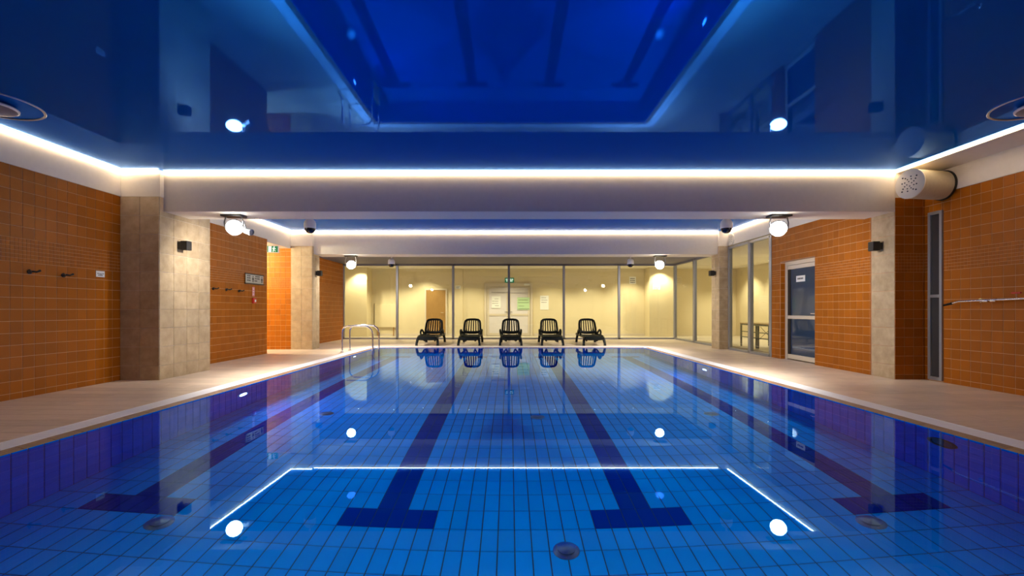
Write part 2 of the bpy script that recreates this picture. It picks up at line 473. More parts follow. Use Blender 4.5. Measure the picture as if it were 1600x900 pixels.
# stone pillars
def pillar(x0,x1,y0,y1,label,cols_side,front_cols,side):
    mb=MB(); mb.box(x0,y0,0,x1,y1,ZT); p=struct('pillar',mb,M['stone_joint'],label,'pillar')
    rows=[((0.224+0.294*(k-1)) if k else 0.0, 0.294 if k else 0.224) for k in range(10)]
    cells=[]; x=0
    for wc in front_cols:
        for (z,h) in rows: cells.append((x,z,wc,h))
        x+=wc
    place_tiles(p,cells,M_wall((x0,y0,0),0),M['stone'],'stone_slab',depth=0.006,gap=0.006)
    cells=[]; n=cols_side; ww=(y1-y0)/n
    for i in range(n):
        for (z,h) in rows: cells.append((i*ww,z,ww,h))
    if side>0: place_tiles(p,cells,M_wall((x1,y0,0),RZ_E),M['stone'],'stone_slab',depth=0.006,gap=0.006)
    else: place_tiles(p,cells,M_wall((x0,y1,0),RZ_W),M['stone'],'stone_slab',depth=0.006,gap=0.006)
    mb=MB(); mb.box(x0-0.005,y0-0.005,ZT,x1+0.012,y1+0.005,ZC); part('white_top',mb,M['plaster'],p)
    return p
pillar(-6.11,XS,7.30,8.53,'broad beige stone pillar at the left end of the near beam',4,(0.337,0.303),1)
pillar(-6.06,XS,12.96,13.44,'slimmer beige stone pillar behind the ladder at the far beam',2,(0.295,0.295),1)
pillar(5.82,XR2+0.02,12.96,13.44,'beige stone pillar on the right between the two glazed walls',2,(0.28,),-1)

# floors
deck=None
mb=MB(); mb.box(-9.2,Y0,-0.2,-4.215,YG,-0.012); mb.box(4.295,Y0,-0.2,XR+0.2,YG,-0.012); mb.box(-4.215,PY1+0.355,-0.2,4.295,YG,-0.012); mb.box(-4.215,Y0,-0.2,4.295,PY0-0.355,-0.012)
deck=struct('floor',mb,M['deck_joint'],'beige wood-look planks of the deck around the pool','floor')
def plank_mesh(w,l):
    k=('plank',round(w,3),round(l,3))
    if k not in _cache:
        _cache[k]=MB().cbox(0.0025,0.0025,-0.012,w-0.0025,l-0.0025,0.0,0.0015).mesh('plank',M['plank'])
    return _cache[k]
def planks(x0,x1,y0,y1,pw,singles):
    pl=0.985; row=0; y=y0; rest=MB()
    while y<y1-1e-6:
        h=min(pw,y1-y); x=x0-(0.5*pl if row%2 else 0)
        while x<x1-1e-6:
            a=max(x,x0); b=min(x+pl,x1)
            if b-a>0.03:
                if singles:
                    o=bpy.data.objects.new('plank',plank_mesh(b-a,h)); COL.objects.link(o); o.parent=deck; o.location=(a,y,0)
                else: rest.box(a+0.001,y+0.001,-0.012,b-0.001,y+h-0.001,0)
            x+=pl
        y+=h; row+=1
    if not singles: part('planks',rest,M['plank'],deck,kind='stuff')
planks(XL,-4.215,2.5,13.0,0.24,True)
planks(4.295,XR,2.5,13.0,0.24,True)
planks(-9.0,-4.215,13.0,PY1+0.355,0.24,False)
planks(4.295,6.4,13.0,PY1+0.355,0.24,False)
planks(-6.2,6.2,PY1+0.355,YG,0.24,False)
planks(-9.0,XL,11.71,13.0,0.24,False)
planks(XL,XR,Y0,PY0-0.355,0.24,False)
planks(XL,-4.215,PY0-0.355,2.5,0.24,False); planks(4.295,XR,PY0-0.355,2.5,0.24,False)
# wall behind the camera
mb=MB(); mb.box(XL-0.2,Y0-0.2,0,XR+0.2,Y0,ZC); struct('wall_near',mb,M['orange'],'plain orange wall behind the camera position','wall')

# ================================================================== THE POOL
TX,TY=0.13,0.26; LC=0.04
pool_floor_mb=MB().box(PX0-0.3,PY0-0.3,ZF-0.2,PX1+0.3,PY1+0.3,ZF)
pool_floor=struct('pool_floor',pool_floor_mb,M['pool_grout'],'blue tiled pool bottom with four dark lane lines','pool floor')
lanes=[LC-3.12,LC-1.04,LC+1.04,LC+3.12]
def is_dark(x,y):
    xc=x+TX/2; yc=y+TY/2
    for l in lanes:
        if 3.75<yc<12.85 and abs(xc-l)<0.13: return True
        if (3.75<yc<4.01 or 12.59<yc<12.85) and abs(xc-l)<0.39: return True
    return False
light=[]; dark=[]
for i in range(60):
    for j in range(48):
        x=PX0+i*TX; y=PY0+j*TY
        (dark if is_dark(x,y) else light).append((x,y,TX,TY))
def near(c):
    x,y=c[0]+TX/2,c[1]+TY/2
    return y+(100 if (y<3.2 or abs(x)>1.12*y) else 0)+0.1*abs(x)
Mfl=Matrix.Translation((0,0,ZF))@Matrix.Rotation(-PI/2,4,'X')   # local (x,z) -> world (x,y), face up
place_tiles(pool_floor,light,Mfl,M['pool'],'tile',300,depth=0.008,c=0.002,gap=0.009,key=near)
place_tiles(pool_floor,dark,Mfl,M['pool_dark'],'lane_tile',240,depth=0.008,c=0.002,gap=0.007,key=near)
# pool walls
def pool_wall(box,M4,length,label,limit,key):
    w=struct('pool_wall',MB().box(*box),M['pool_grout'],label,'pool wall')
    n=round(length/TX); cells=[]
    top=ZW-ZF+0.012
    for i in range(n):
        z=0
        while z<top-1e-6:
            h=min(0.26,top-z); cells.append((i*TX,z,TX,h)); z+=h
    place_tiles(w,cells,M4,M['pool_wall'],'tile',limit,depth=0.008,c=0.002,gap=0.009,key=key)
    return w
pwl=pool_wall((PX0-0.3,PY0-0.3,ZF,PX0-0.008,PY1+0.3,-0.06),M_wall((PX0-0.008,PY0,ZF),RZ_E),PY1-PY0,'blue tiled pool wall on the left, lit by lamps',300,lambda c:abs(c[0]+PY0-3.4) if c[0]+PY0>3.3 else 99)
pwr=pool_wall((PX1+0.008,PY0-0.3,ZF,PX1+0.3,PY1+0.3,-0.06),M_wall((PX1+0.008,PY1,ZF),RZ_W),PY1-PY0,'blue tiled pool wall on the right with round lamp ring',300,lambda c:abs(PY1-c[0]-3.4) if PY1-c[0]>3.3 else 99)
pool_wall((PX0-0.008,PY1+0.008,ZF,PX1+0.008,PY1+0.3,-0.06),M_wall((PX0,PY1+0.008,ZF),0),PX1-PX0,'blue tiled pool wall at the far end below the loungers',0,None)
pool_wall((PX0-0.008,PY0-0.3,ZF,PX1+0.008,PY0-0.008,-0.06),M_wall((PX1,PY0-0.008,ZF),PI),PX1-PX0,'blue tiled pool wall at the near end below the camera',0,None)
# water
mb=MB(); nx,ny=1,1
mb.v=[(PX0-0.006,PY0-0.006,ZW),(PX1+0.006,PY0-0.006,ZW),(PX1+0.006,PY1+0.006,ZW),(PX0-0.006,PY1+0.006,ZW)]; mb.f=[[0,1,2,3]]; mb.m=[0]
water=tag(link('pool_water',mb.mesh('pool_water',M['water'],True)),'still clear blue water filling the swimming pool','water',None,'structure')
water.cycles.is_caustics_caster=True
# coping pieces (slope into the water) and overflow grating
cop=struct('pool_coping',MB().box(PX0-0.35,PY0-0.35,-0.2,PX0-0.02,PY1+0.35,-0.05).box(PX1+0.02,PY0-0.35,-0.2,PX1+0.35,PY1+0.35,-0.05).box(PX0-0.02,PY1+0.02,-0.2,PX1+0.02,PY1+0.35,-0.05).box(PX0-0.02,PY0-0.35,-0.2,PX1+0.02,PY0-0.02,-0.05),M['deck_joint'],'brown ribbed tile edge between the water and white grating','coping')
def coping_mesh(l):
    k=('cop',round(l,3))
    if k not in _cache:
        mb=MB(); g=0.003
        prof=[(0.0,-0.05),(0.0,-0.032),(0.006,-0.024),(0.034,-0.0165),(0.037,-0.0195),(0.041,-0.015),(0.068,-0.0085),(0.071,-0.0115),(0.075,-0.007),(0.112,0.0),(0.116,-0.004),(0.116,-0.05)]
        n=len(prof)
        for y in (g,l-g):
            for (x,z) in prof: mb.v.append((-x,y,z))
        mb.face([i for i in range(n)]); mb.face([n+i for i in reversed(range(n))])
        for i in range(n):
            i2=(i+1)%n; mb.face([i,n+i,n+i2,i2])
        _cache[k]=mb.mesh('coping_tile',M['coping'])
    return _cache[k]
def coping_run(o, d, length):
    n=round(length/0.26); l=length/n; rz=math.atan2(d[1],d[0])-PI/2
    for i in range(n):
        c=bpy.data.objects.new('coping_tile',coping_mesh(l)); COL.objects.link(c); c.parent=cop
        c.location=(o[0]+d[0]*i*l,o[1]+d[1]*i*l,0); c.rotation_euler=(0,0,rz)
coping_run((PX0,PY0),(0,1),PY1-PY0); coping_run((PX1,PY1),(0,-1),PY1-PY0)
coping_run((PX0,PY1),(1,0),PX1-PX0); coping_run((PX1,PY0),(-1,0),PX1-PX0)
def grating(x0,y0,x1,y1,along,label):
    g=thing('overflow_grating',label,'grating',((x0+x1)/2,(y0+y1)/2,0))
    ox,oy=(x0+x1)/2,(y0+y1)/2
    mb=MB(); bars=MB()
    L_=(y1-y0) if along=='y' else (x1-x0); W_=(x1-x0) if along=='y' else (y1-y0)
    def put(m,a0,w0,z0,a1,w1,z1):
        if along=='y': m.box(x0+w0-ox,y0+a0-oy,z0,x0+w1-ox,y0+a1-oy,z1)
        else: m.box(x0+a0-ox,y0+w0-oy,z0,x0+a1-ox,y0+w1-oy,z1)
    n=int(L_/0.032)
    for i in range(n): put(bars,i*L_/n+0.0018,0.012,-0.014,(i+1)*L_/n-0.0018,W_-0.012,0.0)
    tr=MB(); put(tr,0,0.0,-0.052,L_,W_,-0.03); part('tray',tr,M['grate'],g)
    part('slats',bars,M['grate'],g,kind='stuff')
    for (a,b) in ((0.0,0.012),(W_-0.012,W_)):
        r=MB(); put(r,0,a,-0.03,L_,b,0.001); part('edge_rail',r,M['grate'],g)
    for a in (W_*0.35,W_*0.65):
        r=MB(); put(r,0,a-0.006,-0.04,L_,a+0.006,-0.012); part('cross_rod',r,M['grate'],g)
gx0,gx1=PX0-0.116,PX0-0.35; hx0,hx1=PX1+0.116,PX1+0.35; gy1=PY1+0.116; gy0=PY0-0.116
grating(gx1,gy0-0.234,gx0,gy1+0.234,'y','white slatted overflow grating along the left pool edge')
grating(hx0,gy0-0.234,hx1,gy1+0.234,'y','white slatted overflow grating along the right pool edge')
grating(gx0,gy1,hx0,gy1+0.234,'x','white slatted overflow grating at the far pool end')
grating(gx0,gy0-0.234,hx0,gy0,'x','white slatted overflow grating at the near pool end')

# pool fittings on the bottom
def inlet(x,y,label):
    t=thing('floor_inlet',label,'pool inlet',(x,y,ZF+0.008),group='pool bottom inlets')
    part('flange',MB().lathe([(0.10,0),(0.10,0.006),(0.085,0.014),(0.07,0.016)],n=28),M['pool_steel'],t,True)
    part('cap',MB().lathe([(0.05,0.016),(0.065,0.022),(0.066,0.032),(0.045,0.042),(0.0,0.046)],n=28),M['pool_steel'],t,True)
    for k in range(3):
        a=2*PI*k/3+0.4
        part('screw',MB().lathe([(0.007,0.0),(0.007,0.004),(0.0,0.005)],c=(0.086*math.cos(a),0.086*math.sin(a),0.012),n=8),M['grey_metal'],t)
for (x,y,l) in ((-2.72,3.63,'round steel inlet on pool bottom, bottom left of the photo'),(0.425,3.49,'round steel inlet on pool bottom, centre foreground between middle lanes'),(2.81,3.63,'round steel inlet on pool bottom, near right lane end'),
                (-2.56,6.53,'small distant inlet on pool bottom between the two left lanes'),(0.39,6.47,'small distant inlet on pool bottom between middle lane lines'),(2.81,6.5,'small distant inlet on pool bottom between the two right lanes')):
    inlet(x,y,l)
def pool_lamp(side,y,z,lit,label):
    x=PX0+0.0 if side<0 else PX1-0.0
    ax=(-side,0,0)
    t=thing('pool_lamp',label,'pool lamp',(x,y,z),group='underwater lamps')
    part('ring',MB().lathe([(0.145,0.0),(0.145,0.014),(0.13,0.024),(0.105,0.022),(0.10,0.012)],axis=ax,n=32),M['steel'] if lit else M['black_metal'],t,True)
    part('lens',MB().lathe([(0.10,0.012),(0.085,0.02),(0.05,0.025),(0.0,0.027)],axis=ax,n=32),M['pool_lamp'] if lit else M['door_glass'],t,True)
    if lit:
        spot_light('lamp_light',(-side*0.06,0,0),POOL_LAMP_POWER,(0.03,0.22,1.0),150,0.9,0.06,(-side,0,-0.15),t)
pool_lamp(-1,6.75,-0.62,True,'lit blue underwater lamp on left pool wall, nearer one')
pool_lamp(-1,11.6,-0.42,True,'lit blue underwater lamp on left pool wall near the ladder')
pool_lamp(1,9.4,-0.66,True,'lit blue underwater lamp on the right pool wall')
pool_lamp(1,4.25,-0.42,False,'unlit round lamp ring on right pool wall in foreground')

# ================================================================== LIGHT STRIPS
def led(x0,y0,x1,y1,nx,ny,label,z=ZC):
    """strip from (x0,y0) to (x1,y1), standing off its wall along (nx,ny)"""
    d=0.022
    t=thing('led_strip',label,'led strip',((x0+x1)/2,(y0+y1)/2,z-0.05))
    ox,oy,oz=t.location
    def bx(a,b,z0,z1):
        xs=sorted((x0+nx*a,x1+nx*b)); ys=sorted((y0+ny*a,y1+ny*b))
        return MB().box(xs[0]-ox,ys[0]-oy,z0-oz,xs[1]-ox,ys[1]-oy,z1-oz)
    if nx: xs=(x0,x0+nx*d)
    part('diffuser',bx(0.016,0.036,z-0.023,z-0.004),M['led'],t)
    part('rail',bx(0.0,0.040,z-0.004,z-0.0005),M['white_plastic'],t)
led(XL+0.012,Y0,XL+0.012,7.29,1,0,'glowing warm strip at the top of the near left wall')
led(XL+0.03,7.295,XS,7.295,0,-1,'short glowing strip across the head of the near left pillar')
led(XS+0.03,B1,6.09,B1,0,-1,'long glowing strip along the top of the near beam')
led(6.10,Y0,6.10,B1-0.03,-1,0,'glowing strip on the soffit edge of the near right wall')
led(XL+0.012,8.54,XL+0.012,12.94,1,0,'glowing strip above the left wall between both beams')
led(XL+0.03,12.955,XS,12.955,0,-1,'short glowing strip across the head of the far left pillar')
led(XS+0.03,B2,5.80,B2,0,-1,'long glowing strip along the top of the far beam')
led(XR2-0.012,8.02,XR2-0.012,12.94,-1,0,'glowing strip above the door and window on the right')

# ================================================================== FLOOD LAMPS UNDER THE BEAMS
def flood(x,y,z,zb,label,extra=False,aim_y=0.0):
    t=thing('flood_lamp',label,'flood lamp',(x,y,zb),group='flood lamps under the beams')
    h=z-zb
    part('base_plate',MB().cbox(-0.17,-0.10,-0.03,0.17,0.10,0.0,0.008),M['black_metal'],t)
    for s in (-1,1): part('yoke_arm',MB().tube([(s*0.13,0,-0.03),(s*0.155,0,h*0.6),(s*0.145,0,h)],0.012,8),M['grey_metal'],t,True)
    ax=Vector((-0.45*x/abs(x),-0.80,-0.42)).normalized()
    c=Vector((0,0.02,h))
    hd=part('lamp_head',MB().lathe([(0.05,-0.13),(0.09,-0.10),(0.128,-0.02),(0.135,0.03),(0.125,0.032)],c=c,axis=ax,n=24),M['grey_metal'],t,True)
    part('lamp_face',MB().lathe([(0.125,0.028),(0.11,0.055),(0.06,0.085),(0.0,0.095)],c=c,axis=ax,n=24),M['lamp'],hd,True)
    pl=c+ax*0.20
    if y>4: spot_light('lamp_light',c+Vector((0,-0.02,-0.20)),LAMP_POWER,(1.0,0.93,0.84),176,1.0,0.06,Vector((0.40*x/abs(x),0.65,-0.5)),t)
    spot_light('lamp_beam',pl,POOL_SPOT_POWER*(1.0 if y>4 else 0.50),(1.0,0.95,0.88),122 if y>4 else 108,0.8,0.06,Vector((-x*0.46,aim_y,-2.4)),t,True)
    if extra:
        part('spot_head',MB().lathe([(0.03,-0.10),(0.05,-0.08),(0.055,0.06),(0.048,0.062),(0.045,0.04)],c=(0.22,0.05,h-0.07),axis=(0.9,-0.3,-0.25),n=18),M['grey_metal'],t,True)
        part('spot_arm',MB().tube([(0.10,0.03,-0.03),(0.14,0.05,h*0.5),(0.18,0.05,h-0.06)],0.012,8),M['grey_metal'],t,True)
flood(-4.52,7.66,2.46,ZB,'bright flood lamp with side spot under the near beam, left',True,0.5)
flood(4.42,7.66,2.44,ZB,'bright flood lamp under the near beam, right above the door',False,0.5)
flood(-4.55,13.40,2.40,ZB,'bright flood lamp under the far beam, left of the loungers',False,-0.6)
flood(4.32,13.40,2.40,ZB,'bright flood lamp under the far beam, right of the loungers',False,-0.6)
flood(-1.7,1.75,2.46,ZB,'added flood lamp under the unseen beam above the camera, on the left',False,0.8)  # out of view, added to light the near end of the pool
flood(1.75,1.75,2.46,ZB,'added flood lamp under the unseen beam above the camera, on the right',False,0.8)  # second unseen lamp added to brighten the near pool

# dome cameras on the back of the beams
def dome(x,y,ztop,label,s=1.0):
    t=thing('dome_camera',label,'camera',(x,y,ztop),group='dome cameras behind the beams')
    part('bracket',MB().box(-0.05,-0.27,0.02,0.05,-0.25,0.12).tube([(0,-0.25,0.07),(0,-0.05,0.07),(0,0,0.05),(0,0,-0.02)],0.018,10),M['white_plastic'],t,True)
    part('housing',MB().lathe([(0.02,0.0),(0.06,-0.012),(0.088,-0.04),(0.10,-0.08),(0.102,-0.16),(0.096,-0.17)],n=28),M['white_plastic'],t,True)
    part('dome',MB().lathe([(0.090,-0.168),(0.088,-0.20),(0.068,-0.235),(0.035,-0.255),(0.0,-0.26)],n=28),M['smoked'],t,True)
dome(-3.53,B1B+0.27,2.71,'white dome camera behind the near beam, left of centre')
dome(3.84,B1B+0.27,2.71,'white dome camera behind the near beam, by right window')
dome(-3.53,B2B+0.27,2.63,'small white dome camera behind the far beam, on the left')
dome(3.62,B2B+0.27,2.63,'small white dome camera behind the far beam, on the right')

# black up-down wall lights
def wall_light(x,y,z,sx,label):
    t=thing('wall_light',label,'wall light',(x,y,z),group='black wall lights on the pillars')
    part('mount',MB().cbox(min(0,sx*0.05),-0.05,-0.055,max(0,sx*0.05),0.05,0.055,0.005),M['black_metal'],t)
    part('housing',MB().cbox(min(sx*0.045,sx*0.16),-0.06,-0.075,max(sx*0.045,sx*0.16),0.06,0.075,0.006),M['black_metal'],t)
    part('lens',MB().cbox(min(sx*0.06,sx*0.145),-0.045,-0.078,max(sx*0.06,sx*0.145),0.045,-0.074,0.001),M['door_glass'],t)
wall_light(XS+0.010,7.74,2.16,1,'black box light on the side of the near left pillar')
wall_light(6.08,7.66,2.14,-1,'black box light on the stone pier at right')
wall_light(XS+0.010,13.2,2.13,1,'small black box light on the far left pillar')
wall_light(5.81,13.2,2.13,-1,'small black box light on the far right pillar')

# ================================================================== DUCTS
def vent_holes(c,axis,r,seed=0):
    mb=MB(); ax=Vector(axis).normalized(); s=Vector((0,0,1)).cross(ax).normalized(); t=ax.cross(s)
    for arm in range(8):
        a=2*PI*arm/8+0.2
        for k,(rr,hr) in enumerate(((0.17,0.036),(0.34,0.038),(0.51,0.042),(0.68,0.046))):
            if arm%2 and k in (0,3): continue
            aa=a+0.18*k
            p=Vector(c)+ (s*math.cos(aa)+t*math.sin(aa))*r*rr
            mb.lathe([(hr*r*1.25,0.0),(hr*r*1.25,0.003)],c=p,axis=ax,n=8)
    return mb
a10=math.radians(10)
t=thing('air_duct','wrapped round air duct with perforated white end, right wall','air duct',(5.95,6.94,2.97))
dax=Vector((-math.cos(a10),-math.sin(a10),0)); r=0.212
part('tube',MB().lathe([(r-0.004,-0.562),(r,-0.3),(r,-0.02),(r-0.006,0.0)],axis=dax,n=40),M['duct'],t,True)
part('end_disc',MB().lathe([(r+0.004,-0.012),(r+0.006,0.004),(r-0.004,0.012),(0.0,0.014)],axis=dax,n=40),M['cream_disc'],t,True)
part('perforations',vent_holes(dax*0.0125,dax,r),M['ink'],t,kind='stuff')
part('collar',MB().lathe([(r+0.008,-0.028),(r+0.010,0.0)],c=(0.592,0.10,0),axis=(1,0,0),n=40),M['black_metal'],t,True)
t=thing('air_vent','small perforated round vent high on the right beside window','air vent',(XR2-0.012,12.75,3.02))
part('end_disc',MB().lathe([(0.155,0.0),(0.155,0.02),(0.145,0.03),(0.0,0.032)],axis=(-1,0,0),n=32),M['cream_disc'],t,True)
part('perforations',vent_holes((-0.030,0,0),(-1,0,0),0.15),M['ink'],t,kind='stuff')

# ceiling fittings in the corners
def ceiling_ring(x,y,green,label):
    t=thing('ceiling_fitting',label,'ceiling light',(x,y,ZC),group='round ceiling fittings')
    part('trim_ring',MB().lathe([(0.445,0.0),(0.448,-0.008),(0.442,-0.014),(0.430,-0.014),(0.424,-0.008),(0.427,0.0)],n=64,cap=False),M['grey_metal'],t,True)
    b=part('body',MB().lathe([(0.17,0.0),(0.225,-0.02),(0.24,-0.04),(0.225,-0.058),(0.18,-0.066),(0.0,-0.07)],n=40),M['fitting'],t,True)
    if green: part('indicator',MB().lathe([(0.05,-0.062),(0.045,-0.078),(0.0,-0.082)],c=(0.06,-0.12,0),n=16),M['green_led'],b,True)
    part('lens_band',MB().lathe([(0.228,-0.056),(0.242,-0.048),(0.243,-0.036),(0.232,-0.03)],n=40,cap=False),M['white_plastic'],b,True)
ceiling_ring(-5.50,4.92,True,'round ceiling fitting with a green indicator, near left wall')
ceiling_ring(5.66,4.92,False,'round grey ceiling fitting at the right picture edge')

# ================================================================== WALL PANEL, PIPE, HOOKS, SIGNS
t=thing('wall_mirror_panel','tall narrow aluminium framed dark panel on right wall','wall panel',(XR,7.18,0.02))
for (z0,z1) in ((0.05,1.27),(1.31,2.55)):
    part('pane',MB().cbox(-0.004,-0.075,z0,0.02,0.075,z1,0.002),M['panel_glass'],t)
for y in (-0.12,0.075):
    part('stile',MB().cbox(-0.03,y,0.0,0.02,y+0.045,2.59,0.004),M['alu'],t)
for z in (0.0,1.265,2.545):
    part('rail',MB().cbox(-0.028,-0.08,z,0.02,0.08,z+0.048,0.004),M['alu'],t)
t=thing('wall_pipe','chrome pipe with red valve running along the right wall','pipe',(XR-0.11,5.6,1.22))
part('pipe',MB().tube([(0,-1.6,0.09),(0,0.3,0.02),(0,1.1,0.0),(0.0,1.22,-0.03)],0.015,12),M['steel'],t,True)
part('end_cap',MB().tube([(0,1.20,-0.025),(0,1.34,-0.055)],[0.02,0.014],10),M['black'],t,True)
for y in (0.72,0.62,-0.2):
    part('coupling',MB().tube([(0,y-0.035,0.008+(0.6-y)*0.03),(0,y+0.035,0.006+(0.6-y)*0.03)],0.026,12),M['steel'],t,True)
for y in (0.9,0.05,-1.1):
    part('bracket',MB().tube([(0,y,0.01),(0.11,y,0.01)],0.010,8).lathe([(0.03,0),(0.03,0.008)],c=(0.102,y,0.01),axis=(1,0,0),n=14),M['steel'],t,True)
v=part('valve',MB().tube([(0,0.34,0.02),(0,0.34,0.09)],0.010,8),M['steel'],t,True)
part('valve_handle',MB().cbox(-0.012,0.29,0.085,0.012,0.40,0.105,0.004),M['red'],v,label='red valve handle')
def hook(y,z,label,sx=1,x=XL):
    t=thing('wall_hook',label,'hook',(x+0.006,y,z),group='steel hooks on the left walls')
    part('rose',MB().lathe([(0.03,0),(0.03,0.008),(0.022,0.013)],axis=(1,0,0),n=18),M['black_metal'],t,True)
    part('prong',MB().tube([(0.01,0,0),(0.05,0.0,0.005),(0.075,0.02,0.0),(0.08,0.06,0.02)],[0.013,0.012,0.011,0.014],8),M['black_metal'],t,True)
    part('prong',MB().tube([(0.03,0,0),(0.05,-0.03,0.0),(0.06,-0.06,0.018)],[0.011,0.010,0.012],8),M['black_metal'],t,True)
hook(5.91,1.58,'dark hook on near left wall, farther from the pillar')
hook(6.36,1.57,'dark hook on near left wall, closer to white sign')
hook(9.57,1.53,'dark hook on left wall beside the pillar, first of three')
hook(10.02,1.53,'dark hook on left wall, middle of the row of three')
hook(10.49,1.52,'dark hook on left wall below the long sign, last of three')
def lines(rows, x0, w, h, d, rnd):
    """rows of small dark marks standing for lettering, on the plane facing -y"""
    mb=MB()
    for (z,x,l) in rows:
        a=x
        while a<x+l-1e-6:
            ww=rnd.uniform(0.5,1.2)*h
            mb.box(a,-d-0.001,z,min(a+ww,x+l),-d,z+h); a+=ww+0.35*h
    return mb
rnd=random.Random(3)
t=thing('wall_sign','small white sign with dark lettering beside the stone pillar','sign',(XL+0.006,6.86,1.585),RZ_E)
part('plate',MB().cbox(0,-0.006,0,0.145,0,0.09,0.001),M['paper'],t)
part('lettering',lines([(0.045,0.02,0.03),(0.04,0.055,0.05),(0.045,0.11,0.02),(0.02,0.03,0.08)],0,0,0.012,0.006,rnd),M['ink'],t,kind='stuff')
t=thing('direction_sign','grey direction sign with pictograms and dark rails on left wall','sign',(XL+0.02,10.72,1.70),RZ_E)
part('panel',MB().cbox(0,-0.012,0.02,0.76,0,0.23,0.002),M['grey_metal'],t)
part('rail',MB().tube([(-0.03,-0.012,0.235),(0.79,-0.012,0.235)],0.013,8),M['black_metal'],t,True)
part('rail',MB().tube([(-0.03,-0.012,0.012),(0.79,-0.012,0.012)],0.013,8),M['black_metal'],t,True)
part('lettering',lines([(0.175,0.05,0.15),(0.125,0.05,0.15),(0.07,0.05,0.15),(0.175,0.40,0.20),(0.125,0.38,0.22),(0.07,0.36,0.12)],0,0,0.030,0.012,rnd),M['ink'],t,kind='stuff')
def person_mark(x):
    return MB().plate([(x-0.018,0.05),(x+0.018,0.05),(x+0.018,0.10),(x+0.032,0.11),(x+0.03,0.155),(x-0.03,0.155),(x-0.032,0.11),(x-0.018,0.10)],-0.0135,-0.012).lathe([(0.018,0),(0.018,0.0015)],c=(x,-0.012,0.182),axis=(0,-1,0),n=12)
part('pictogram',person_mark(0.30),M['ink'],t); part('pictogram',person_mark(0.69),M['ink'],t)
t=thing('fire_alarm_point','red fire alarm call point on left wall under the sign','alarm',(XL+0.006,11.02,1.25),RZ_E)
part('box',MB().cbox(0,-0.045,0,0.12,0,0.13,0.008),M['red'],t)
part('window',MB().cbox(0.04,-0.048,0.035,0.10,-0.044,0.09,0.001),M['paper'],t)
t=thing('alarm_notice','small pale red notice above the red alarm point','sign',(XL+0.006,11.03,1.42),RZ_E)
part('plate',MB().cbox(0,-0.005,0,0.10,0,0.22,0.001),M['pink'],t)
part('lettering',lines([(0.16,0.02,0.06),(0.10,0.02,0.06),(0.04,0.02,0.06)],0,0,0.02,0.005,rnd),M['paper'],t,kind='stuff')

def runner(s):
    mb=MB()
    mb.plate([(-0.42*s,-0.3*s),(-0.12*s,-0.3*s),(-0.12*s,0.3*s),(-0.42*s,0.3*s)],-0.002,0)          # doorway
    mb.plate([(0.05*s,-0.05*s),(0.16*s,-0.02*s),(0.20*s,0.18*s),(0.09*s,0.18*s)],-0.002,0)            # torso
    mb.plate([(0.02*s,-0.30*s),(0.08*s,-0.30*s),(0.16*s,-0.03*s),(0.07*s,-0.03*s)],-0.002,0)
    mb.plate([(0.14*s,-0.02*s),(0.20*s,-0.04*s),(0.32*s,-0.22*s),(0.27*s,-0.24*s)],-0.002,0)
    mb.plate([(0.18*s,0.15*s),(0.34*s,0.06*s),(0.32*s,0.02*s),(0.17*s,0.09*s)],-0.002,0)
    mb.plate([(0.10*s,0.16*s),(-0.04*s,0.10*s),(-0.03*s,0.06*s),(0.11*s,0.10*s)],-0.002,0)
    mb.lathe([(0.055*s,0),(0.055*s,0.002)],c=(0.17*s,0,0.25*s),axis=(0,-1,0),n=12)
    return mb
t=thing('exit_sign','green emergency exit sign hanging at the corridor opening','exit sign',(-6.20,12.25,2.70),math.radians(8))
part('bracket',MB().box(-0.02,-0.02,0.09,0.02,0.02,0.10).tube([(0,0,0.08),(0,0.0,0.085)],0.01,6),M['white_plastic'],t)
part('housing',MB().cbox(-0.15,-0.03,-0.11,0.15,0.03,0.08,0.008),M['white_plastic'],t)
part('panel',MB().box(-0.13,-0.033,-0.095,0.13,-0.030,0.065),M['green_sign'],t)
o=part('pictogram',runner(0.24),M['white_sign'],t,loc=(0.0,-0.033,-0.015))

# ================================================================== GLASS WALLS
def glass_wall(name,label,M4,length,height,posts,glass_label=None,pw=0.07,base=0.06,head=0.06,headmat='dark_alu'):
    """posts: distances of the uprights from the local origin; panes between them"""
    w=tag(link(name,None),label,'glass wall',None,'structure'); w.matrix_local=M4
    for p in posts: part('post',MB().cbox(p-pw/2,-0.05,0,p+pw/2,0.05,height,0.004),M['alu'],w)
    part('sill_rail',MB().cbox(posts[0],-0.05,0,posts[-1],0.05,base,0.004),M['alu'],w)
    part('head_rail',MB().cbox(posts[0],-0.05,height-head,posts[-1],0.05,height,0.004),M[headmat],w)
    for a,b in zip(posts[:-1],posts[1:]):
        part('pane',MB().box(a+pw/2,-0.006,base,b-pw/2,0.006,height-head),M['glass'],w)
    return w
glass_wall('window_1','tall clear glass wall behind the sun loungers',M_wall((-6.20,YG,0),0),12.4,Z3,[0.0,2.01,4.10,6.18,8.23,10.29,12.39],pw=0.085)
glass_wall('window_2','clear glass side wall at the far right corner',M_wall((6.19,YG,0),RZ_W),4.0,Z3,[0.0,1.86,3.6],pw=0.12)
glass_wall('window_3','tall glass window between right pillar and orange wall',M_wall((XR2+0.03,YWF,0),RZ_W),YWF-YWN,2.84,[0.05,1.17,YWF-YWN-0.04],pw=0.10,headmat='alu')

